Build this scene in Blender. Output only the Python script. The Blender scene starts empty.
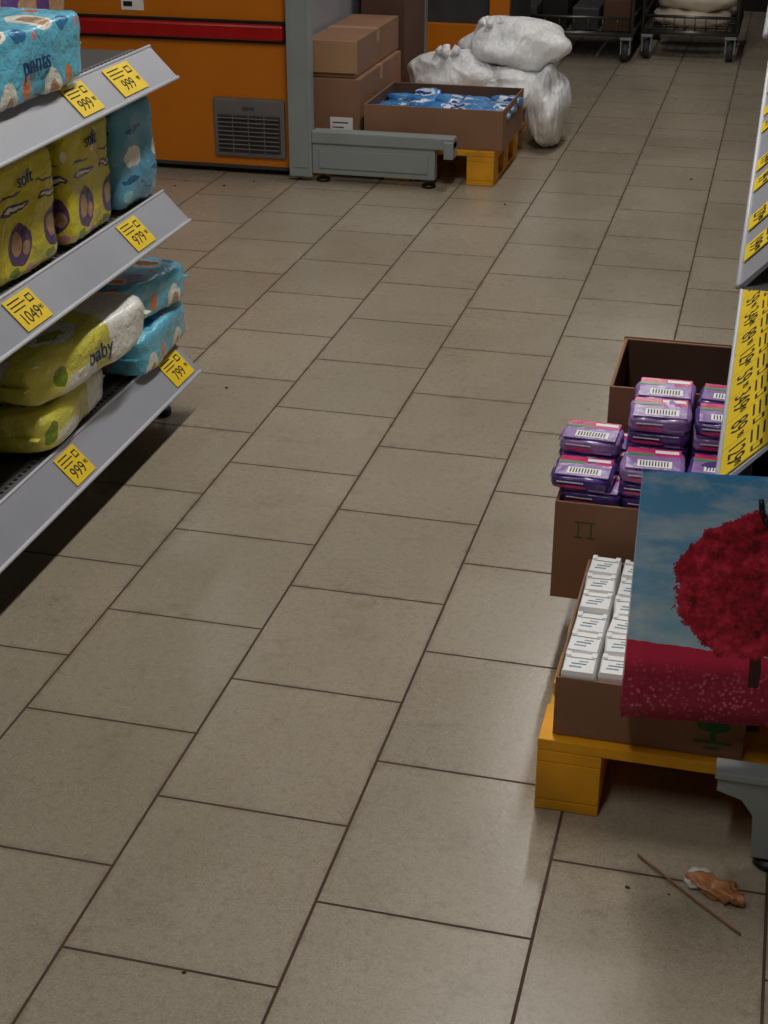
import bpy, bmesh, math, random
from mathutils import Vector, Matrix, noise
random.seed(7)
S=bpy.context.scene
S.view_settings.view_transform='Standard'

# ------------------------------------------------------------------ materials
def lin(c):
    return tuple((x/255/12.92 if x/255<=.04045 else ((x/255+.055)/1.055)**2.4) for x in c)+(1,)
class N:
    def __init__(s,name):
        s.m=bpy.data.materials.new(name); s.m.use_nodes=True
        s.t=s.m.node_tree; s.b=s.t.nodes['Principled BSDF']
        s.k={}
    def n(s,typ,**kw):
        x=s.t.nodes.new(typ)
        for a,b in kw.items(): setattr(x,a,b)
        return x
    def l(s,a,b): s.t.links.new(a,b)
    def set(s,inp,v):
        if hasattr(v,'is_linked') or hasattr(v,'links'): s.l(v,inp)
        else: inp.default_value=v
    def math(s,op,a,b=0,c=0,clamp=False):
        x=s.n('ShaderNodeMath',operation=op,use_clamp=clamp)
        s.set(x.inputs[0],a); s.set(x.inputs[1],b); s.set(x.inputs[2],c)
        return x.outputs[0]
    def mix(s,f,a,b,blend='MIX'):
        x=s.n('ShaderNodeMix',data_type='RGBA',blend_type=blend)
        s.set(x.inputs[0],f); s.set(x.inputs[6],a); s.set(x.inputs[7],b)
        return x.outputs[2]
    def co(s,which='Object'):
        if 'co' not in s.k: s.k['co']=s.n('ShaderNodeTexCoord')
        return s.k['co'].outputs[which]
    def noise(s,scale,detail=3,rough=.5,co=None,out=0):
        x=s.n('ShaderNodeTexNoise'); x.inputs['Scale'].default_value=scale
        x.inputs['Detail'].default_value=detail; x.inputs['Roughness'].default_value=rough
        s.l(co or s.co(),x.inputs['Vector']); return x.outputs[out]
    def ramp(s,f,stops,interp='LINEAR'):
        x=s.n('ShaderNodeValToRGB'); x.color_ramp.interpolation=interp
        e=x.color_ramp.elements
        while len(e)<len(stops): e.new(.5)
        for i,(p,c) in enumerate(stops):
            e[i].position=p; e[i].color=c if len(c)==4 else lin(c)
        s.l(f,x.inputs[0]); return x.outputs[0]
    def bump(s,h,strength=.3,dist=.01):
        x=s.n('ShaderNodeBump'); x.inputs['Strength'].default_value=strength
        x.inputs['Distance'].default_value=dist; s.l(h,x.inputs['Height']); s.l(x.outputs[0],s.b.inputs['Normal'])
def M(name,rgb,rough=.5,metal=0,var=.12,nscale=12,bump=0,bscale=60,spec=.5,trans=0,alpha=1,emit=0,coat=0):
    k=N(name); c=lin(rgb)
    d=tuple(x*(1-var) for x in c[:3])+(1,)
    l2=tuple(min(1,x*(1+var)) for x in c[:3])+(1,)
    f=k.noise(nscale,4); k.l(k.ramp(f,[(.3,d),(.7,l2)]),k.b.inputs['Base Color'])
    k.b.inputs['Roughness'].default_value=rough; k.b.inputs['Metallic'].default_value=metal
    k.b.inputs['Specular IOR Level'].default_value=spec
    k.b.inputs['Transmission Weight'].default_value=trans
    k.b.inputs['Coat Weight'].default_value=coat
    if emit:
        k.b.inputs['Emission Color'].default_value=(1,.97,.92,1); k.b.inputs['Emission Strength'].default_value=emit
    if bump: k.bump(k.noise(bscale,4),bump,.004)
    return k.m
BW=(0,0,0,1); WH=(1,1,1,1)
# floor tiles
def floor_mat():
    k=N('tile_floor')
    co=k.co('Object'); sep=k.n('ShaderNodeSeparateXYZ'); k.l(co,sep.inputs[0])
    com=k.n('ShaderNodeCombineXYZ')
    k.l(k.math('ADD',sep.outputs[1],-1.747+.191+.382*20),com.inputs[0])
    k.l(k.math('ADD',sep.outputs[0],.556+.343*20),com.inputs[1])
    br=k.n('ShaderNodeTexBrick',offset=.5,offset_frequency=2)
    for a,v in (('Scale',1),('Mortar Size',.0029),('Mortar Smooth',.3),('Bias',0),('Brick Width',.382),('Row Height',.343)):
        br.inputs[a].default_value=v
    br.inputs['Color1'].default_value=BW;br.inputs['Color2'].default_value=WH;br.inputs['Mortar'].default_value=(.5,.5,.5,1)
    k.l(com.outputs[0],br.inputs['Vector'])
    base=k.mix(br.outputs['Color'],lin((164,153,134)),lin((178,166,147)))
    big=k.noise(1.3,5,.6); base=k.mix(k.ramp(big,[(.35,BW),(.7,WH)]),base,lin((152,141,122)))
    sp=k.noise(260,2,.6); base=k.mix(k.math('MULTIPLY',k.ramp(sp,[(.35,WH),(.5,BW)]),.4),base,lin((110,99,85)))
    sp2=k.noise(180,2,.6); base=k.mix(k.math('MULTIPLY',k.ramp(sp2,[(.55,BW),(.7,WH)]),.35),base,lin((198,188,169)))
    mot=k.noise(60,4,.6); base=k.mix(k.math('MULTIPLY',k.ramp(mot,[(.5,BW),(.68,WH)]),.35),base,lin((124,111,94)))
    st=k.noise(5,8,.72); st2=k.noise(28,6,.7)
    dirt=k.math('MULTIPLY',k.ramp(st,[(.52,BW),(.74,WH)]),k.ramp(st2,[(.44,BW),(.7,WH)]))
    base=k.mix(k.math('MULTIPLY',dirt,.75),base,lin((92,77,61)))
    v=k.n('ShaderNodeTexVoronoi'); v.inputs['Scale'].default_value=22; k.l(co,v.inputs['Vector'])
    sk=k.math('MULTIPLY',k.ramp(v.outputs['Distance'],[(.04,WH),(.08,BW)]),k.ramp(k.noise(3.1,4),[(.6,BW),(.66,WH)]))
    base=k.mix(k.math('MULTIPLY',sk,.6),base,lin((70,52,40)))
    br2=k.n('ShaderNodeTexBrick',offset=.5,offset_frequency=2)
    for a,vv in (('Scale',1),('Mortar Size',.016),('Mortar Smooth',1),('Bias',0),('Brick Width',.382),('Row Height',.343)):
        br2.inputs[a].default_value=vv
    k.l(com.outputs[0],br2.inputs['Vector'])
    g=k.math('MULTIPLY',br2.outputs['Fac'],k.ramp(k.noise(14,5,.6),[(.4,BW),(.65,WH)]))
    base=k.mix(k.math('MULTIPLY',g,.55),base,lin((110,93,75)))
    col=k.mix(br.outputs['Fac'],base,k.mix(k.noise(7,3),lin((66,46,38)),lin((88,66,54))))
    k.l(col,k.b.inputs['Base Color'])
    r=k.math('MULTIPLY_ADD',k.noise(3,4),.25,.15)
    k.l(k.math('MAXIMUM',r,br.outputs['Fac']),k.b.inputs['Roughness'])
    k.b.inputs['Specular IOR Level'].default_value=.6
    h=k.math('SUBTRACT',k.math('MULTIPLY',k.noise(120,3),.12),br.outputs['Fac'])
    k.bump(h,.5,.003)
    return k.m
m_floor=floor_mat()
m_wall=M('wall_paint',(120,116,108),.8); m_dwall=M('dark_wall',(38,36,36),.9); m_ceil=M('ceiling_panel',(190,188,182),.9)
m_rail=M('rail_grey',(150,152,160),.4,0,.06,5)
m_railhi=M('rail_white',(205,207,214),.35,0,.04,5)
m_shelf=M('shelf_dark_grey',(62,60,58),.55,0,.12,20)
m_strip=M('shelf_zinc_strip',(120,120,120),.45,.3)
m_black=M('black_plastic',(18,18,18),.5)
m_hole=M('hole_dark',(8,8,8),.9)
m_yel=M('price_tag_yellow',(232,198,28),.55,0,.05)
m_ink=M('black_ink',(14,14,14),.7)
m_orange=M('orange_enamel',(204,116,14),.4,0,.06,3)
m_red=M('red_bumper',(176,16,20),.3)
m_grey=M('grey_steel',(150,158,158),.45,.15,.06,6)
m_dgrey=M('dark_grey_plastic',(62,62,64),.5)
m_vent=M('vent_grey',(110,106,102),.5)
m_card=M('cardboard',(142,104,78),.85,0,.1,6,.15,90)
m_cardl=M('cardboard_light',(172,134,98),.85,0,.08,6,.15,90)
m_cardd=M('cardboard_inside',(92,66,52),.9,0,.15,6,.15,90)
m_pal=M('pallet_yellow_paint',(230,160,16),.6,0,.22,9,.25,40)
m_white=M('white_paper',(240,241,239),.45,0,.04)
m_navy=M('navy_print',(40,60,110),.6)
m_green=M('green_print',(30,96,50),.7)
m_steel=M('wire_steel',(100,98,96),.35,.8)
m_rubber=M('castor_rubber',(58,56,56),.6)
m_beige=M('beige_sack',(206,192,172),.5,0,.12,6,.3,14)
m_pale=M('pale_blue_print',(110,160,190),.4)

def bagwhite():
    k=N('white_plastic_film')
    c=k.ramp(k.noise(4,5,.6),[(.33,(205,207,210)),(.45,(240,241,242)),(.6,(250,250,250)),(.72,(225,228,232))])
    k.l(c,k.b.inputs['Base Color']); k.b.inputs['Roughness'].default_value=.28
    k.b.inputs['Subsurface Weight'].default_value=.4
    k.b.inputs['Subsurface Radius'].default_value=(1,1,1)
    k.b.inputs['Subsurface Scale'].default_value=.04
    mp=k.n('ShaderNodeMapping'); mp.inputs['Scale'].default_value=(1,1,.4); k.l(k.co(),mp.inputs[0])
    n=k.noise(13,5,.55,mp.outputs[0])
    r1=k.math('ABSOLUTE',k.math('SUBTRACT',n,.5))
    k.bump(r1,.6,.05); return k.m
m_bag=bagwhite()

def packart(name,base,shapes,lying=False,per=.15,wob=.25,ends=None,H=.13 ):
    k=N(name); sep=k.n('ShaderNodeSeparateXYZ'); k.l(k.co(),sep.inputs[0])
    X,Y,Z=sep.outputs
    if lying:
        u=k.math('FRACT',k.math('DIVIDE',k.math('ADD',Y,.2),per))
        w=k.math('FRACT',k.math('DIVIDE',k.math('ADD',k.math('SUBTRACT',Z,X),.02),.2))
    else:
        u=k.math('FRACT',k.math('DIVIDE',k.math('ADD',k.math('ADD',Y,X),.48),per))
        w=k.math('DIVIDE',Z,H)
    nn=k.math('MULTIPLY',k.math('SUBTRACT',k.noise(16,2),.5),wob*2)
    nn2=k.math('MULTIPLY',k.math('SUBTRACT',k.noise(23,2),.5),wob*2)
    uu=k.math('ADD',u,nn); ww=k.math('ADD',w,nn2)
    c=k.mix(k.ramp(k.noise(5,2),[(.4,BW),(.65,WH)]),lin(base),lin(tuple(min(255,int(x*1.1)) for x in base)))
    for (cu,cw,ru,rw,colr) in shapes:
        a=k.math('DIVIDE',k.math('SUBTRACT',uu,cu),ru); b=k.math('DIVIDE',k.math('SUBTRACT',ww,cw),rw)
        d=k.math('ADD',k.math('MULTIPLY',a,a),k.math('MULTIPLY',b,b))
        c=k.mix(k.math('LESS_THAN',d,1),c,lin(colr))
    if ends:
        c=k.mix(k.math('GREATER_THAN',k.math('ADD',Y,k.math('MULTIPLY',nn,.08)),ends[0]),c,lin(ends[1]))
    k.l(c,k.b.inputs['Base Color']); k.b.inputs['Roughness'].default_value=.2
    k.b.inputs['Coat Weight'].default_value=.4; k.b.inputs['Coat Roughness'].default_value=.12
    k.bump(k.math('ABSOLUTE',k.math('SUBTRACT',k.noise(16,5,.55),.5)),.9,.02)
    return k.m
Yl=(204,192,48); Pu=(88,62,104); Tn=(176,140,106); Wt=(228,228,216); Gr=(120,150,40); Pk=(200,130,140)
m_dy=packart('diaper_pack_yellow',Yl,[(.5,.30,.32,.17,Pu),(.42,.32,.13,.09,Tn),(.66,.26,.10,.07,Tn),(.3,.10,.14,.035,Gr),(.72,.09,.12,.03,Pk),(.5,.60,.40,.035,Pu),(.5,.60,.30,.014,Wt),(.4,.72,.30,.012,Pu),(.82,.80,.08,.05,Wt)],H=.26,wob=.05)
m_dyl=packart('diaper_pack_yellow_flat',(206,200,84),[(.5,.5,.34,.26,Wt),(.45,.45,.2,.09,(150,160,60)),(.2,.8,.1,.1,Gr)],True,.24,.12,(.05,(230,230,222)))
m_db=packart('diaper_pack_blue',(96,178,204),[(.4,.5,.2,.3,Wt),(.42,.46,.12,.2,Tn),(.8,.7,.1,.10,(214,130,80)),(.75,.25,.16,.1,(52,120,168)),(.1,.2,.06,.06,Pk)],True,.19,.08)
m_dt=packart('diaper_pack_pale_blue',(92,156,184),[(.5,.5,.3,.1,Wt),(.4,.3,.3,.03,(40,100,150)),(.6,.75,.3,.03,(40,100,150)),(.3,.15,.15,.06,(150,200,215))],H=.26,wob=.06)
m_dpk=packart('diaper_pack_purple',(92,60,120),[(.5,.5,.3,.2,Tn),(.2,.8,.1,.1,Yl)],H=.26,wob=.15)
m_chip=packart('snack_bag_blue',(60,136,200),[(.4,.5,.3,.3,(222,230,238)),(.4,.5,.18,.15,(24,70,150))],True,.11,.3)
m_dw=M('pack_white_film',(214,216,205),.28,0,.08,8,.4,30)

m_pp=M('pads_purple_film',(82,58,130),.2,0,.35,25,.35,60)
m_lv=M('pads_lavender_film',(150,120,178),.22,0,.2,25,.35,60)
m_pk=M('pads_pink_film',(204,60,118),.25,0,.2,25,.35,60)
m_pg=M('pads_green_film',(70,150,80),.3)
m_tan=M('wrapper_brown',(190,130,86),.35,0,.3,40)

# ------------------------------------------------------------------ builder
class B:
    def __init__(s,name):
        s.name=name; s.bm=bmesh.new(); s.mats=[]
    def mi(s,m):
        if m not in s.mats: s.mats.append(m)
        return s.mats.index(m)
    def add(s,b2,mat,T=None,smooth=False):
        me=bpy.data.meshes.new('t'); b2.to_mesh(me); b2.free()
        s.addme(me,mat,T,smooth)
    def addme(s,me,mat,T=None,smooth=False):
        if T: me.transform(T)
        n=len(s.bm.faces); s.bm.from_mesh(me); s.bm.faces.ensure_lookup_table()
        i=s.mi(mat)
        for f in s.bm.faces[n:]:
            f.material_index=i; f.smooth=smooth
        bpy.data.meshes.remove(me)
        return n
    def box(s,x0,x1,y0,y1,z0,z1,mat,bev=.0,T=None,seg=2):
        b=bmesh.new(); bmesh.ops.create_cube(b,size=1)
        for v in b.verts: v.co=Vector(((x0+x1)/2+v.co.x*(x1-x0),(y0+y1)/2+v.co.y*(y1-y0),(z0+z1)/2+v.co.z*(z1-z0)))
        if bev: bmesh.ops.bevel(b,geom=b.edges[:],offset=bev,segments=seg,profile=.6,affect='EDGES')
        s.add(b,mat,T,False)
    def cyl(s,p0,p1,r,mat,seg=12,r2=None,T=None):
        p0=Vector(p0);p1=Vector(p1);d=p1-p0
        b=bmesh.new(); bmesh.ops.create_cone(b,cap_ends=True,segments=seg,radius1=r,radius2=r if r2 is None else r2,depth=d.length)
        Mx=Matrix.Translation((p0+p1)/2)@d.to_track_quat('Z','Y').to_matrix().to_4x4()
        if T: Mx=T@Mx
        s.add(b,mat,Mx,True)
    def prism(s,prof,y0,y1,mat,T=None):
        b=bmesh.new()
        a=[b.verts.new((x,y0,z)) for x,z in prof]; c=[b.verts.new((x,y1,z)) for x,z in prof]
        n=len(prof)
        b.faces.new(a); b.faces.new(c[::-1])
        for i in range(n): b.faces.new((a[i],c[i],c[(i+1)%n],a[(i+1)%n]))
        bmesh.ops.recalc_face_normals(b,faces=b.faces[:])
        s.add(b,mat,T,False)
    def pillow(s,c,sz,mat,T=None,p=4.5,amp=.006,freq=9,cuts=9,seed=0,frontmat=None):
        b=bmesh.new(); bmesh.ops.create_cube(b,size=2)
        bmesh.ops.subdivide_edges(b,edges=b.edges[:],cuts=cuts,use_grid_fill=True)
        for v in b.verts:
            q=v.co.copy(); r=(abs(q.x)**p+abs(q.y)**p+abs(q.z)**p)**(1/p)
            q=q/r
            w=Vector((q.x*sz[0]/2,q.y*sz[1]/2,q.z*sz[2]/2))
            nn=q.normalized()
            a=noise.noise(w*freq+Vector((seed*3.1,seed,0)))+.6*abs(noise.noise(w*freq*2.7+Vector((seed,5,seed))))
            w+=nn*amp*a*2
            v.co=w
        bmesh.ops.recalc_face_normals(b,faces=b.faces[:])
        me=bpy.data.meshes.new('t'); b.to_mesh(me); b.free()
        fr=[f.index for f in me.polygons if abs(f.normal.y)>.8]
        Mx=Matrix.Translation(c)
        if T: Mx=Mx@T
        n=s.addme(me,mat,Mx,True); s.bm.faces.ensure_lookup_table()
        if frontmat:
            i=s.mi(frontmat)
            for t in fr: s.bm.faces[n+t].material_index=i
    def text(s,body,size,T,mat,ext=.0002):
        cu=bpy.data.curves.new('t','FONT'); cu.body=body; cu.size=size; cu.extrude=ext
        cu.align_x='CENTER'; cu.align_y='CENTER'
        o=bpy.data.objects.new('t',cu); S.collection.objects.link(o)
        dg=bpy.context.evaluated_depsgraph_get(); me=bpy.data.meshes.new_from_object(o.evaluated_get(dg))
        bpy.data.objects.remove(o)
        s.addme(me,mat,T,False)
    def disc(s,T,rx,ry,mat,seg=20,wob=0,seed=0):
        b=bmesh.new(); vs=[]
        for i in range(seg):
            a=2*math.pi*i/seg; r=1+wob*noise.noise(Vector((math.cos(a)*2+seed,math.sin(a)*2,seed)))
            vs.append(b.verts.new((rx*r*math.cos(a),ry*r*math.sin(a),0)))
        b.faces.new(vs); s.add(b,mat,T,False)
    def done(s):
        me=bpy.data.meshes.new(s.name)
        xs=[v.co for v in s.bm.verts]
        c=Vector(((min(v.x for v in xs)+max(v.x for v in xs))/2,(min(v.y for v in xs)+max(v.y for v in xs))/2,min(v.z for v in xs)))
        bmesh.ops.translate(s.bm,vec=-c,verts=s.bm.verts[:])
        s.bm.to_mesh(me); s.bm.free()
        for m in s.mats: me.materials.append(m)
        o=bpy.data.objects.new(s.name,me); o.location=c; S.collection.objects.link(o); return o

def frame(o,x,y):
    x=Vector(x).normalized(); z=x.cross(Vector(y)).normalized(); y=z.cross(x)
    m=Matrix((x,y,z)).transposed().to_4x4(); m.translation=Vector(o); return m

# ------------------------------------------------------------------ room
def slab(name,x0,x1,y0,y1,z0,z1,mat):
    b=B(name); b.box(x0,x1,y0,y1,z0,z1,mat); return b.done()
fb=bmesh.new()
vs=[fb.verts.new(p) for p in ((-5,-3,0),(3.5,-3,0),(3.5,11.5,0),(-5,11.5,0),(-5,-3,-.1),(3.5,-3,-.1),(3.5,11.5,-.1),(-5,11.5,-.1))]
for f in ((0,1,2,3),(7,6,5,4),(0,4,5,1),(1,5,6,2),(2,6,7,3),(3,7,4,0)): fb.faces.new([vs[i] for i in f])
me=bpy.data.meshes.new('floor'); fb.to_mesh(me); fb.free(); me.materials.append(m_floor)
o=bpy.data.objects.new('floor',me); S.collection.objects.link(o)
slab('wall_left',-5.1,-5,-3,11.5,0,3.3,m_wall); slab('wall_right',3.5,3.6,-3,11.5,0,3.3,m_wall)
slab('wall_back',-5,3.5,11.5,11.6,0,3.3,m_dwall); slab('wall_front',-5,3.5,-3.1,-3,0,3.3,m_wall)
slab('ceiling',-5,3.5,-3,11.5,3.3,3.4,m_ceil)

def tag(b,pos,along,up,w,h,label,mat=m_yel):
    T=frame(pos,along,up)
    b.box(-w/2,w/2,-h/2,h/2,0,.0016,mat,0,T)
    for i in range(3):
        b.box(-w*.42,-w*.42+w*(.45+.1*(i%2)),h*(.36-.13*i),h*(.40-.13*i),.0016,.002,m_ink,0,T)
    b.box(w*.2,w*.40,h*.12,h*.36,.0016,.002,m_ink,0,T)
    b.box(w*.23,w*.37,h*.17,h*.31,.002,.0023,mat,0,T)
    b.text(label,h*.52,T@Matrix.Translation((-w*.05,-h*.2,.002)),m_ink)
    b.text('90',h*.2,T@Matrix.Translation((w*.38,-h*.14,.002)),m_ink)

# ------------------------------------------------------------------ left gondola
g=B('store_shelf_gondola')
Y0,Y1=1.1,3.56
def shelf_level(b,xf,z,y0,y1,sgn,depth,tags,rail=m_rail,lh=.072,lw=.07,caps=True):
    X=lambda d:xf-sgn*d
    b.prism([(X(0),z),(X(lw),z+lh),(X(lw+.004),z+lh-.002),(X(.006),z-.004)],y0,y1,rail)
    b.cyl((X(0),y0,z),(X(0),y1,z),.005,m_railhi,8)
    b.cyl((X(lw),y0,z+lh),(X(lw),y1,z+lh),.004,m_railhi,8)
    b.prism([(X(.006),z-.004),(X(.05),z-.004),(X(.05),z-.001),(X(.006),z)],y0,y1,m_rail)
    zs=z+lh-.012
    b.prism([(X(lw-.002),zs+.008),(X(lw+.055),zs),(X(lw+.055),zs-.004),(X(lw),zs-.004)],y0,y1,m_strip)
    xa,xb=sorted((X(lw+.055),X(depth)))
    b.box(xa,xb,y0,y1,zs-.03,zs-.002,m_shelf)
    if caps:
        for yy in (y0,y1-.003):
            b.prism([(X(.004),z),(X(lw),z+lh-.004),(X(lw+.06),zs),(X(lw+.06),z-.0)],yy,yy+.003,m_rail)
    y=y0+.02
    while y<y1-.01:
        xc=X(lw+.028); a,c=sorted((xc-.004,xc+.004))
        b.box(a,c,y-.004,y+.004,zs-.001,zs+.0055,m_hole)
        y+=.022
    d=Vector((sgn*lw,0,-lh)).normalized(); nrm=Vector((sgn*lh,0,lw)).normalized()
    for (yy,w,lab) in tags:
        p=Vector((X(lw/2),yy,z+lh/2))+nrm*.002
        tag(b,p,(0,sgn,0),-d,w,.078,lab)
    return zs-.002
z1=shelf_level(g,-1.42,.125,Y0,Y1,1,.55,[(2.84,.1,'999'),(3.47,.125,'799'),(1.9,.09,'899')])
z2=shelf_level(g,-1.425,.54,Y0,Y1,1,.55,[(2.71,.115,'1049'),(3.29,.11,'979'),(2.0,.09,'899')])
z3=shelf_level(g,-1.435,.90,Y0,Y1,1,.55,[(3.08,.11,'999'),(3.32,.14,'999'),(2.1,.09,'899')])
g.box(-2.0,-1.985,Y0,Y1,.02,1.75,m_rail)
for yy in (Y0,(Y0+Y1)/2-.02,Y1-.04):
    g.box(-1.985,-1.945,yy,yy+.03,.02,1.78,m_grey)
    g.prism([(-1.95,.03),(-1.60,.03),(-1.54,.09),(-1.54,.155),(-1.95,.155)],yy,yy+.012,m_dgrey)
    for z in (z2,z3): g.prism([(-1.95,z-.12),(-1.93,z-.12),(-1.56,z-.045),(-1.56,z-.03),(-1.95,z-.03)],yy,yy+.004,m_rail)
    g.cyl((-1.52,yy+.006,0.001),(-1.52,yy+.006,.02),.02,m_black,12)
    g.cyl((-1.52,yy+.006,0.02),(-1.54,yy+.006,.13),.008,m_black,12)
    g.cyl((-1.9,yy+.006,0.001),(-1.9,yy+.006,.035),.02,m_black,12)
g.box(-1.84,-1.83,Y0,Y1,.01,.16,m_black)
g.done()

Rz=lambda a:Matrix.Rotation(math.radians(a),4,'Z'); Rx=lambda a:Matrix.Rotation(math.radians(a),4,'X'); Ry=lambda a:Matrix.Rotation(math.radians(a),4,'Y')
def diaper(name,c,sz,mat,T=None,seed=0,label=None,endmat=None,lcol=None,p=11):
    b=B(name)
    sx,sy,szz=sz
    b.pillow((0,0,0),sz,mat,None,p=p,amp=.0055,freq=9,cuts=17,seed=seed,frontmat=endmat)
    if label:
        b.text(label,szz*.17 if szz>.2 else .055,frame((sx/2+.007,0,szz*.32 if szz>.2 else 0),(0,1,0),(0,0,1)),lcol or m_navy,.0008)
    if szz>.2: b.box(-sx*.42,sx*.42,-.002,.002,szz/2-.004,szz/2+.014,mat,0.001)
    else:
        b.box(-sx*.42,sx*.42,-sy/2-.014,-sy/2+.004,-.002,.002,endmat or mat,0.001)
        b.box(-sx*.42,sx*.42,sy/2-.004,sy/2+.02,-.002,.002,endmat or mat,0.001)
    o=b.done()
    o.matrix_world=Matrix.Translation(Vector(c))@(T or Matrix.Identity(4))@Matrix.Translation((0,0,o.location.z))
    return o
zz=z2+.012
diaper('diaper_pack',(-1.59,2.84,zz+.13),(.17,.275,.25),m_dy,Rz(-3)@Rx(2),1,'soft')
diaper('diaper_pack',(-1.585,3.15,zz+.137),(.17,.28,.265),m_dy,Rz(4)@Rx(-2),2,'soft')
diaper('diaper_pack',(-1.58,3.43,zz+.135),(.17,.22,.26),m_dt,Rz(-2),3,None,p=7)
diaper('diaper_pack',(-1.59,2.53,zz+.13),(.17,.27,.24),m_dpk,Rz(2),4)
diaper('diaper_pack',(-1.81,2.9,zz+.13),(.17,.6,.24),m_dt,None,5)
zz=z1+.012
diaper('diaper_pack',(-1.61,2.95,zz+.058),(.26,.38,.11),m_dyl,Rz(3),6,p=5.5)
diaper('diaper_pack',(-1.565,3.02,zz+.186),(.25,.5,.12),m_dyl,Rz(-9)@Rx(2),7,'baby',p=5.5)
diaper('diaper_pack',(-1.585,3.45,zz+.060),(.24,.36,.11),m_db,Rz(3),8,p=7)
diaper('diaper_pack',(-1.59,3.46,zz+.180),(.24,.36,.10),m_db,Rz(-5)@Rx(-4),9,p=7)
zz=z3+.012
diaper('diaper_pack',(-1.59,2.89,zz+.078),(.23,.46,.145),m_db,Rz(-2),10,'pants')
diaper('diaper_pack',(-1.76,3.30,zz+.09),(.2,.3,.17),m_dpk,None,12)
diaper('diaper_pack',(-1.62,2.40,zz+.078),(.23,.42,.145),m_db,Rz(3),13,'pants')

# ------------------------------------------------------------------ freezer
f=B('chest_freezer')
fx0,fx1,fy0,fy1=-3.9,-1.975,6.12,6.95
f.box(fx0+.02,fx1-.02,fy0+.04,fy1,.001,.06,m_black)
f.box(fx0,fx1,fy0,fy1,.03,.57,m_orange,.008)
f.box(fx0,fx1,fy0,fy1,.57,.86,m_orange,.01)
f.box(fx0,fx1-.004,fy0-.003,fy0+.002,.025,.04,m_dgrey,.001)
f.box(fx0+.04,fx1-.005,fy0-.035,fy0+.005,.565,.63,m_red,.018,None,4)
f.box(fx0+.04,fx1-.005,fy0-.012,fy0+.005,.552,.642,m_black,.003)
f.box(fx0-.01,fx1,fy0-.015,fy1,.86,.92,m_dgrey,.012)
f.box(-2.31,-1.99,fy0-.014,fy0+.004,.075,.325,m_vent,.01)
f.box(-2.29,-2.01,fy0-.017,fy0-.010,.095,.255,m_dgrey,.004)
for i in range(8):
    z=.105+i*.0185
    T=Matrix.Translation((0,fy0-.02,z+.005))@Rx(-30)
    f.box(-2.285,-2.015,-.008,.006,-.002,.002,m_vent,.0005,T)
for x in (-2.22,-2.15,-2.08): f.box(x-.002,x+.002,fy0-.024,fy0-.012,.095,.255,m_vent)
f.text('aero',.03,frame((-2.15,fy0-.0165,.285),(1,0,0),(0,0,1)),m_dgrey)
f.box(-2.70,-2.60,fy0-.004,fy0,.665,.73,m_white)
f.box(-2.69,-2.65,fy0-.005,fy0-.004,.68,.7,m_ink)
f.done()

r=B('rack_end_frame')
r.box(-1.96,-1.86,6.06,6.11,.02,2.1,m_grey,.004)
r.box(-1.945,-1.875,6.056,6.061,.06,2.05,m_grey,.0)
r.box(-1.86,-1.33,6.07,6.12,.035,.165,m_grey,.004)
r.box(-1.86,-1.25,6.06,6.13,.165,.215,m_grey,.006)
r.box(-1.83,-1.36,6.064,6.071,.06,.14,m_grey,.003)
r.box(-1.29,-1.25,6.05,6.14,.13,.2,m_grey,.004)
for x in (-1.82,-1.36):
    r.cyl((x,6.095,.001),(x,6.095,.012),.03,m_black,16); r.cyl((x,6.095,.01),(x,6.095,.05),.01,m_steel,8)
r.box(-1.96,-1.95,6.112,8.2,.1,2.1,m_rail)
r.box(-1.96,-1.86,8.2,8.26,.001,2.1,m_grey,.004)
r.done()

def pallet(name,x0,x1,y0,y1,h=.144,bw=.1):
    b=B(name)
    ny=max(4,int(round((y1-y0)/.15))); pitch=(y1-y0-bw)/(ny-1)
    for i in range(ny):
        y=y0+i*pitch; b.box(x0,x1,y,y+bw,h-.022,h,m_pal,.003)
    for x in (x0,(x0+x1)/2-bw/2,x1-bw):
        b.box(x,x+bw,y0,y1,h-.044,h-.0225,m_pal,.002)
        b.box(x,x+bw,y0,y1,.001,.021,m_pal,.002)
        for y in (y0,(y0+y1)/2-bw/2,y1-bw):
            b.box(x,x+bw,y,y+bw,.0215,h-.0445,m_pal,.003)
    return b.done()
pallet('wooden_pallet',-1.93,-1.10,6.17,6.77,bw=.115)
pallet('wooden_pallet',-1.93,-1.16,6.80,7.45)
pallet('wooden_pallet',-.262,.57,2.065,2.865,bw=.108)
pallet('wooden_pallet',-.25,.57,2.89,3.6)

def closedbox(name,x0,x1,y0,y1,z0,z1,mat=m_card,label=False,flap=False):
    b=B(name); b.box(x0,x1,y0,y1,z0,z1,mat,.004)
    b.box(x0+.002,x1-.002,(y0+y1)/2-.025,(y0+y1)/2+.025,z1,z1+.0008,m_cardl)
    b.box(x0+.01,x1-.01,(y0+y1)/2-.001,(y0+y1)/2+.001,z1+.0008,z1+.0012,m_cardd)
    b.box(x1,x1+.0008,(y0+y1)/2-.025,(y0+y1)/2+.025,z1-.06,z1,m_cardl)
    if flap:
        b.box(x0,x1+.01,y0-.012,y0-.006,z0+.02,z1+.004,m_cardl,.001)
    if label:
        b.box(x0+.11,x0+.21,y0-.001,y0,z0+.04,z0+.10,m_white)
        b.box(x0+.12,x0+.17,y0-.0015,y0-.001,z0+.055,z0+.06,m_ink); b.box(x0+.12,x0+.19,y0-.0015,y0-.001,z0+.075,z0+.08,m_ink)
    return b.done()
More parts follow.
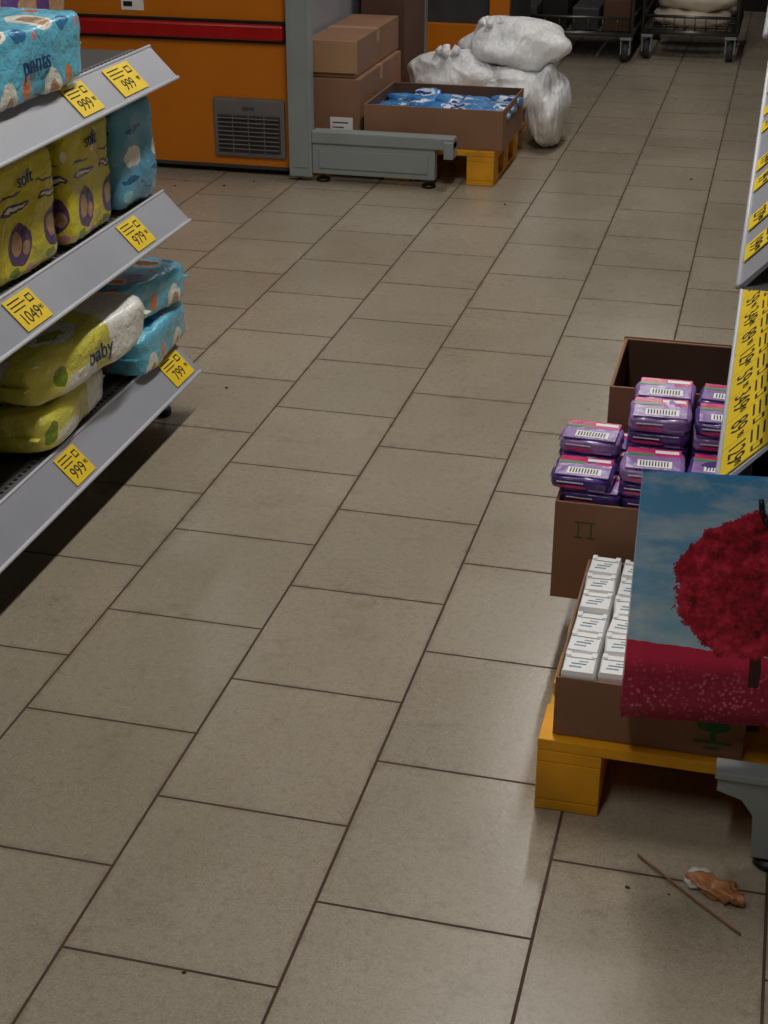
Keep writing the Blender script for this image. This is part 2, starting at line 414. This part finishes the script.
def tray(name,x0,x1,y0,y1,z0,z1,mat=m_card,t=.005,done=True):
    b=B(name)
    b.box(x0,x1,y0,y1,z0,z0+t,mat)
    b.box(x0,x1,y0,y0+t,z0+t,z1,mat,.001); b.box(x0,x1,y1-t,y1,z0+t,z1,mat,.001)
    b.box(x0,x0+t,y0+t,y1-t,z0+t,z1,mat,.001); b.box(x1-t,x1,y0+t,y1-t,z0+t,z1,mat,.001)
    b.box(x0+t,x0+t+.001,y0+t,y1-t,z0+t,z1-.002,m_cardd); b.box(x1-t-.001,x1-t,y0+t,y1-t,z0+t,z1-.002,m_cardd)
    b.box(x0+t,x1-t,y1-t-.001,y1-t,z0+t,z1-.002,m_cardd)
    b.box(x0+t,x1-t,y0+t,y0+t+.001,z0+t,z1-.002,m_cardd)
    return b.done() if done else b
P=.146
closedbox('cardboard_box',-1.93,-1.69,6.21,6.95,P,.405,m_card,True)
closedbox('cardboard_box',-1.93,-1.71,6.225,6.98,.408,.555,m_card,False,True)
closedbox('cardboard_box',-1.90,-1.69,7.02,7.44,P,.82,m_cardd)

b=tray('carton_of_snack_bags',-1.665,-1.07,6.19,6.7,P,.31,m_card,.006,done=False)
sd=0
for i in range(5):
    for j in range(3):
        sd+=1
        x=-1.60+i*.118; y=6.29+j*.155
        b.pillow((x,y,.262+random.uniform(-.008,.012)),(.13,.165,.045),m_chip,Rz(random.uniform(-35,35))@Rx(random.uniform(-20,20)),p=2.8,amp=.007,freq=18,cuts=7,seed=sd)
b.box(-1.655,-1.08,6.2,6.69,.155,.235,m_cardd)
b.done()

def sack(name,blobs,mat,seed,knot=None,rough=1):
    b=B(name)
    for bi,(c,r) in enumerate(blobs):
        bb=bmesh.new(); bmesh.ops.create_icosphere(bb,subdivisions=6,radius=1)
        for v in bb.verts:
            q=v.co.copy()
            w=q*1.3+Vector((seed*4+bi,seed,bi))
            rid=lambda x:(1-min(1,abs(noise.noise(x))*3))
            wz=Vector((w.x,w.y,w.z*.5))
            a=noise.noise(w)*.24+ rid(wz*2)*.03*rough+rid(wz*4+Vector((3,1,2)))*.014*rough
            s=.9+a
            v.co=Vector((q.x*r[0]*s,q.y*r[1]*s,q.z*r[2]*s))
            if v.co.z<-r[2]*.8: v.co.z=-r[2]*.8
        b.add(bb,mat,Matrix.Translation(c),True)
    if knot:
        k=Vector(knot)
        for i in range(5):
            a=i*math.pi/2.5+seed
            b.cyl(k+Vector((0,0,-.04)),k+Vector((math.cos(a)*.05,math.sin(a)*.05,.02)),.006,mat,8,.02)
    return b.done()
sack('plastic_rubbish_bag',[((-1.175,7.06,.43),(.27,.19,.13))],m_bag,1,(-1.28,7.0,.53))
sack('plastic_rubbish_bag',[((-1.42,7.0,.28),(.26,.2,.15))],m_bag,2,(-1.46,6.92,.41))
sack('plastic_rubbish_bag',[((-1.17,6.96,.25),(.17,.2,.12))],m_bag,4)
sack('plastic_rubbish_bag',[((-1.0,7.0,.165),(.1,.24,.20))],m_bag,3)

c=B('display_cabinet')
c.box(-2.7,-1.45,8.5,9.2,.02,1.95,m_dgrey,.005)
c.box(-1.56,-1.45,8.46,8.5,.02,1.95,m_orange,.005); c.box(-2.7,-2.6,8.46,8.5,.02,1.95,m_orange,.005)
c.box(-2.6,-1.56,8.46,8.5,.02,.3,m_orange,.005); c.box(-2.6,-1.56,8.46,8.5,1.75,1.95,m_orange,.005)
for z in (.6,.95,1.3): c.box(-2.6,-1.56,8.47,8.5,z,z+.03,m_rail,.002)
c.done()

def cart(name,x0,x1,y0,y1,mat=m_steel,h=1.5,goods=None):
    b=B(name); zb=.16
    for (a,c2) in (((x0,y0),(x1,y0)),((x1,y0),(x1,y1)),((x1,y1),(x0,y1)),((x0,y1),(x0,y0))):
        b.cyl((*a,zb),(*c2,zb),.014,mat,10); b.cyl((*a,h),(*c2,h),.012,mat,10)
        b.cyl((*a,zb+.09),(*c2,zb+.09),.009,mat,8)
    for x in (x0,x1):
        for y in (y0,y1): b.cyl((x,y,zb),(x,y,h),.013,mat,10)
    n=9
    for i in range(1,n):
        x=x0+(x1-x0)*i/n; b.cyl((x,y0,zb),(x,y1,zb),.004,mat,6); b.cyl((x,y1,zb),(x,y1,h),.004,mat,6)
        b.cyl((x,y0,zb),(x,y0,zb+.09),.004,mat,6)
    for i in range(1,8):
        y=y0+(y1-y0)*i/8
        for x in (x0,x1): b.cyl((x,y,zb),(x,y,h),.004,mat,6)
        b.cyl((x0,y,zb),(x1,y,zb),.004,mat,6)
    for i in range(1,6):
        z=zb+(h-zb)*i/6
        for x in (x0,x1): b.cyl((x,y0,z),(x,y1,z),.004,mat,6)
        b.cyl((x0,y1,z),(x1,y1,z),.004,mat,6)
    for x in (x0+.03,x1-.03):
        for y in (y0+.03,y1-.03):
            b.cyl((x-.018,y,.057),(x+.018,y,.057),.055,m_rubber,20)
            b.cyl((x-.02,y,.057),(x+.02,y,.057),.024,m_railhi,12)
            b.box(x-.03,x-.022,y-.025,y+.03,.045,.13,m_grey,.002); b.box(x+.022,x+.03,y-.025,y+.03,.045,.13,m_grey,.002)
            b.box(x-.034,x+.034,y-.035,y+.035,.128,.145,m_grey,.002)
    if goods=='crate':
        for i in range(4): b.box(x0+.04+i*.185,x0+.2+i*.185,y0+.04,y1-.05,.172,.30+.05*(i%2),[m_dgrey,m_black,m_dgrey,m_cardd][i],.01)
    if goods=='sacks':
        for (cx,cy,cz,sx,sy,sz,sd) in ((-.53,9.62,.225,.44,.3,.1,1),(-.5,9.64,.315,.46,.3,.1,2),(-.53,9.64,.40,.42,.3,.1,3),(-.5,9.97,.24,.44,.2,.12,4)):
            b.pillow((cx,cy,cz),(sx,sy,sz),m_beige,None,p=3.2,amp=.014,freq=10,cuts=10,seed=sd)
    return b.done()
cart('wire_cart',-1.62,-.85,9.22,10.0,goods='crate')
cart('wire_cart',-.80,-.25,9.38,10.15,goods='sacks')
closedbox('cardboard_box',.1,.7,9.5,10.1,.001,.5,m_cardd)

# ------------------------------------------------------------------ right rack
k=B('store_rack')
RY0,RY1=2.15,6.4; XR=-.018
lw,lh=.078,.085
shelf_level(k,XR,.60,RY0,RY1,-1,.6,[],m_railhi,lh,lw,False)
shelf_level(k,XR,.92,RY0,RY1,-1,.6,[],m_rail,lh,lw,False)
shelf_level(k,XR,1.27,RY0,RY1,-1,.6,[],m_rail,lh,lw,False)
nrm=Vector((-lh,0,lw)).normalized(); upv=Vector((lw,0,lh)).normalized()
def rt(z,y,w,lab,h=.08,sh=0):
    p=Vector((XR+lw/2,y,z+lh/2))+nrm*.002+upv*sh
    tag(k,p,(0,-1,0),upv,w,h,lab)
y=RY0+.06; i=0
while y<RY1-.1:
    rt(.60,y,.108,['129','89','349','59'][i%4],.1); y+=.11; i+=1
y=RY0+.14; i=0
while y<RY1-.1:
    rt(.92,y,.085,['199','279','99'][i%3],.072,-.014)
    rt(1.27,y+.05,.09,['199','279','99'][i%3],.075,-.014)
    y+=[.17,.25,.15,.33][i%4]; i+=1
k.box(.60,.615,RY0-.1,RY1,.05,1.8,m_rail)
for yy in (2.0,4.2,RY1-.05):
    k.box(.585,.615,yy,yy+.04,.02,1.85,m_grey,.003)
    if yy>2.1: continue
    k.prism([(.035,.140),(.035,.170),(.59,.170),(.59,.02),(.10,.02),(.095,.10),(.075,.128)],yy,yy+.03,m_grey)
    k.box(.03,.59,yy-.006,yy+.036,.165,.178,m_grey,.002)
    k.cyl((.13,yy+.015,.001),(.13,yy+.015,.012),.024,m_black,16); k.cyl((.13,yy+.015,.01),(.13,yy+.015,.04),.01,m_steel,8)
k.done()

# ------------------------------------------------------------------ pallet goods
tx0,tx1,ty0,ty1=-.240,.070,2.082,2.50
b=tray('carton_of_white_packets',tx0,tx1,ty0,ty1,P,.258,m_card,.004,done=False)
T=frame((.02,ty0-.0012,.205),(1,0,0),(0,0,1))
for i,(w,z) in enumerate(((.055,.0),(.042,.012),(.028,.024))):
    b.disc(T@Matrix.Translation((0,z,.0002*i)),w/2,.012,m_green,12)
b.box(-.004,.004,-.03,0,0,.0004,m_green,0,T); b.box(-.03,.03,-.034,-.030,0,.0004,m_green,0,T)
b.text('paper',.012,T@Matrix.Translation((0,-.042,0)),m_green)
px=(tx1-tx0-.009)/5; py=(ty1-ty0-.009)/6
for i in range(5):
    for j in range(6):
        cx=tx0+.0045+px*(i+.5); cy=ty0+.0045+py*(j+.5); h=.270+random.uniform(-.003,.003)
        R=Matrix.Translation((cx,cy,0))@Rz(random.uniform(-5,5))@Rx(random.uniform(-1.5,1.5))
        a,c=px*.455,py*.455
        b.box(-a,a,-c,c,P+.012,h-.006,m_white,.002,R)
        bb=bmesh.new(); lo=[(-a,-c),(a,-c),(a,c),(-a,c)]; s_=.9
        v0=[bb.verts.new((x,y,h-.007)) for x,y in lo]; v1=[bb.verts.new((x*s_,y*s_,h)) for x,y in lo]
        bb.faces.new(v1)
        for q in range(4): bb.faces.new((v0[q],v0[(q+1)%4],v1[(q+1)%4],v1[q]))
        b.add(bb,m_white,R)
        b.box(-a*.94,-a*.62,c*.55,c*.98,h-.001,h+.002,m_white,.0008,R); b.box(a*.62,a*.94,c*.55,c*.98,h-.001,h+.002,m_white,.0008,R)
        b.box(-a*.85,a*.85,c*.40,c*.44,h,h+.0008,m_vent,0,R)
        b.box(-a*.5,a*.4,-c*.18,-c*.1,h,h+.0006,m_vent,0,R)
        b.box(-a*.6,a*.15,-c*.5,-c*.38,h,h+.0006,m_pale,0,R)
        b.box(-a*.05,a*.5,c*.08,c*.16,h,h+.0006,m_pale,0,R)
b.done()

cx0,cx1,cy0,cy1=-.314,.1,2.54,2.88
b=tray('carton_of_sanitary_pads',cx0,cx1,cy0,cy1,P,.352,m_card,.006,done=False)
T=frame((-.255,cy0-.0008,.30),(1,0,0),(0,0,1))
for x in (-.012,.012):
    b.box(x-.001,x+.001,-.02,.012,0,.0004,m_green,0,T)
b.box(-.02,.02,.012,.014,0,.0004,m_green,0,T); b.box(-.02,-.004,-.02,-.018,0,.0004,m_green,0,T); b.box(.004,.02,-.02,-.018,0,.0004,m_green,0,T)
def pad(x,y,z,sx,sy,sz,seed):
    R=Matrix.Translation((x,y,z+sz/2))@Rz(random.uniform(-3,3))@Rx(random.uniform(-2,2))
    b.pillow((0,0,0),(sx,sy,sz),m_pp if seed%3 else m_lv,R,p=6,amp=.0025,freq=26,cuts=8,seed=seed)
    zt=sz/2+.0028
    b.box(-sx*.44,sx*.44,sy*.12,sy*.44,zt-.003,zt,m_pk,.001,R)
    b.box(-sx*.44,sx*.44,-sy*.44,sy*.12,zt-.003,zt,m_lv,.001,R)
    b.box(-sx*.44,sx*.0,sy*.10,sy*.2,zt,zt+.0006,m_pg,0,R)
    b.box(sx*.02,sx*.40,sy*.24,sy*.36,zt,zt+.0006,m_white,0,R)
    b.box(-sx*.25,sx*.3,-sy*.36,-sy*.08,zt-.002,zt+.0004,m_white,0,R)
    for q in range(10): b.box(-sx*.21+q*sx*.048,-sx*.21+q*sx*.048+sx*.02,-sy*.32,-sy*.12,zt+.0004,zt+.0008,m_ink,0,R)
    T=R@frame((0,-sy/2-.0035,0),(1,0,0),(0,0,1))
    b.disc(T@Matrix.Translation((-sx*.15,-sz*.12,0)),sx*.26,sz*.11,m_pk,16,.3,seed)
    b.box(-sx*.38,sx*.05,sz*.14,sz*.22,0,.0006,m_white,0,T)
    b.box(sx*.15,sx*.4,-sz*.3,-sz*.18,0,.0006,m_lv,0,T)
    T=R@frame((-sx/2-.0035,0,0),(0,-1,0),(0,0,1)); b.disc(T,sy*.3,sz*.10,m_lv,16,.3,seed)
sd=20
for ci,x in enumerate((-.250,-.134,-.018)):
    for j,y in enumerate((2.607,2.713,2.819)):
        n=[[5,6,4],[6,8,8],[6,8,8]][ci][j]; dz=.0305
        z=.352-.0305*3+.002 if False else .245
        for q in range(n):
            if z>.30:
                sd+=1; pad(x-.02*(ci==0 and z>.353)-.008*(ci==1 and z>.353),y,z,.116,.101,.029,sd)
            z+=dz
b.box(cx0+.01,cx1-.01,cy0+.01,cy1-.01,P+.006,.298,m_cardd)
b.done()
b=tray('open_cardboard_carton',-.26,.1,2.90,3.20,P,.45,m_card,.006,done=False)
b.box(-.262,.1,3.202,3.206,.43,.452,m_card,0)
b.done()

def tree_mat():
    q=N('tree_print'); sep=q.n('ShaderNodeSeparateXYZ'); q.l(q.co('Object'),sep.inputs[0])
    X,Z=sep.outputs[0],sep.outputs[2]
    grad=q.math('DIVIDE',Z,.42)
    sky=q.mix(grad,lin((184,226,242)),lin((80,166,226)))
    mp=q.n('ShaderNodeMapping'); mp.inputs['Scale'].default_value=(1,1,2.6); q.l(q.co('Object'),mp.inputs[0])
    cl=q.noise(9,6,.6,mp.outputs[0])
    sky=q.mix(q.math('MULTIPLY',q.ramp(cl,[(.45,BW),(.68,WH)]),.7),sky,lin((230,244,248)))
    v=q.n('ShaderNodeTexVoronoi'); v.inputs['Scale'].default_value=130; q.l(q.co('Object'),v.inputs['Vector'])
    fl=q.mix(q.math('MULTIPLY',q.ramp(v.outputs['Distance'],[(.15,WH),(.45,BW)]),.75),lin((156,22,58)),lin((234,120,150)))
    fl=q.mix(q.ramp(q.noise(30,5),[(.45,BW),(.65,WH)]),fl,lin((168,28,66)))
    far=lin((226,44,86))
    field=q.mix(q.ramp(Z,[(.08,WH),(.105,BW)]),far,fl)
    hz=q.math('MULTIPLY_ADD',X,-.08,.118)
    isf=q.math('LESS_THAN',Z,q.math('ADD',hz,q.math('MULTIPLY',q.noise(60,3),.006)))
    c=q.mix(isf,sky,field)
    n1=q.math('MULTIPLY',q.math('SUBTRACT',q.noise(22,8,.75),.5),.07)
    dx=q.math('SUBTRACT',X,.014); dz=q.math('MULTIPLY',q.math('SUBTRACT',Z,.230),.98)
    d=q.math('ADD',q.math('SQRT',q.math('ADD',q.math('MULTIPLY',dx,dx),q.math('MULTIPLY',dz,dz))),n1)
    leaf=q.ramp(q.noise(45,6,.7),[(.35,(76,8,26)),(.5,(180,24,52)),(.7,(240,60,92))])
    tr=q.math('MULTIPLY',q.math('LESS_THAN',q.math('ABSOLUTE',q.math('SUBTRACT',X,q.math('MULTIPLY_ADD',q.noise(12,2),.02,.022))),.008),q.math('MULTIPLY',q.math('GREATER_THAN',Z,.065),q.math('LESS_THAN',Z,.2)))
    c=q.mix(tr,c,lin((60,24,26)))
    c=q.mix(q.math('LESS_THAN',d,.118),c,leaf)
    q.l(c,q.b.inputs['Base Color']); q.b.inputs['Roughness'].default_value=.35
    return q.m
m_tree=tree_mat()
W,H,D=.33,.405,.036
bb=bmesh.new(); nx,nz=12,12
def bag_face(sy,flip):
    g=[[bb.verts.new((-W/2+W*i/nx, sy*(D/2*(1-.75*(j/nz)**1.2))+ .002*noise.noise(Vector((i*.6,j*.5,sy*3))), H*j/nz)) for i in range(nx+1)] for j in range(nz+1)]
    for j in range(nz):
        for i in range(nx):
            q=(g[j][i],g[j][i+1],g[j+1][i+1],g[j+1][i]); bb.faces.new(q if flip else q[::-1])
    return g
g1=bag_face(-1,True); g2=bag_face(1,False)
for j in range(nz):
    bb.faces.new((g1[j][0],g1[j+1][0],g2[j+1][0],g2[j][0])); bb.faces.new((g1[j][nx],g2[j][nx],g2[j+1][nx],g1[j+1][nx]))
for i in range(nx): bb.faces.new((g1[0][i],g2[0][i],g2[0][i+1],g1[0][i+1]))
b=B('printed_shopping_bag'); b.add(bb,m_tree,None,True)
b.pillow((.05,-.012,H-.025),(.055,.016,.05),m_black,None,p=3,amp=.002,freq=30,cuts=6)
for sy in (-1,1):
    pts=[Vector((.05+.04*math.cos(t),sy*.014,H-.03-.05*math.sin(t))) for t in [math.pi*i/10 for i in range(11)]]
    for p,q_ in zip(pts,pts[1:]): b.cyl(p,q_,.004,m_black,8)
bag=b.done()
zoff=bag.location.z
bag.matrix_world=Matrix.Translation((.036,2.038,.252))@Ry(1.0)@Rz(9)@Rx(-5)@Matrix.Translation((0,0,zoff))

# ------------------------------------------------------------------ litter
b=B('crumpled_wrapper')
b.pillow((.05,1.92,.012),(.085,.035,.02),m_tan,Rz(-15),p=2.3,amp=.012,freq=40,cuts=8,seed=3)
b.pillow((.02,1.935,.010),(.04,.03,.015),m_dw,Rz(25),p=2.3,amp=.008,freq=50,cuts=7,seed=5)
b.done()
b=B('wooden_twig'); pts=[(-.077,1.981,.004),(-.04,1.945,.006),(.02,1.893,.004),(.093,1.832,.004)]
for p,q_ in zip(pts,pts[1:]): b.cyl(p,q_,.002,m_card,8)
b.done()
b=B('dirt_crumbs')
m_dirt=M('dirt',(70,48,36),.9)
for (x,y,r) in [(-.70,1.55,.003),(-.085,1.90,.0035),(-.02,1.9,.002),(-1.2,1.8,.003),(-1.42,3.75,.004),(-.3,6.5,.005),(-1.0,5.9,.005),(-2.2,5.9,.006),(-2.1,6.0,.005),(-2.4,5.85,.004)]:
    b.pillow((x,y,r*.4),(r*2.2,r*1.6,r*.9),m_dirt,Rz(random.uniform(0,180)),p=2,amp=r*.3,freq=200,cuts=3,seed=r*1000)
b.done()

# ------------------------------------------------------------------ lights
def area(name,loc,sx,sy,pw,col=(1,.965,.925)):
    l=bpy.data.lights.new(name,'AREA'); l.shape='RECTANGLE'; l.size=sx; l.size_y=sy; l.energy=pw; l.color=col
    o=bpy.data.objects.new(name,l); o.location=loc; S.collection.objects.link(o); return o
m_em=M('lamp_diffuser',(250,248,240),.5,emit=2)
for i,(x,y,p) in enumerate([(-.6,.2,22),(-.6,3.4,46),(-.6,6.6,27),(-.6,9.6,12),(2.2,3,8),(-3.4,3,9),(-3.2,7,7)]):
    b=B('ceiling_lamp'); b.box(x-.1,x+.1,y-.8,y+.8,3.235,3.299,m_railhi,.005); b.box(x-.085,x+.085,y-.78,y+.78,3.225,3.235,m_em); b.done()
    area('lamp_light',(x,y,3.215),.17,1.55,p)
w=bpy.data.worlds.new('World'); S.world=w; w.use_nodes=True
w.node_tree.nodes['Background'].inputs[0].default_value=(.6,.65,.75,1); w.node_tree.nodes['Background'].inputs[1].default_value=.15

# ------------------------------------------------------------------ camera
cd=bpy.data.cameras.new('Camera'); cd.sensor_fit='VERTICAL'; cd.sensor_height=24; cd.lens=1499/1024*24
co=bpy.data.objects.new('Camera',cd); S.collection.objects.link(co)
co.location=(0,0,1.6); co.rotation_euler=(math.radians(90-26.6),0,math.radians(14.3)); S.camera=co
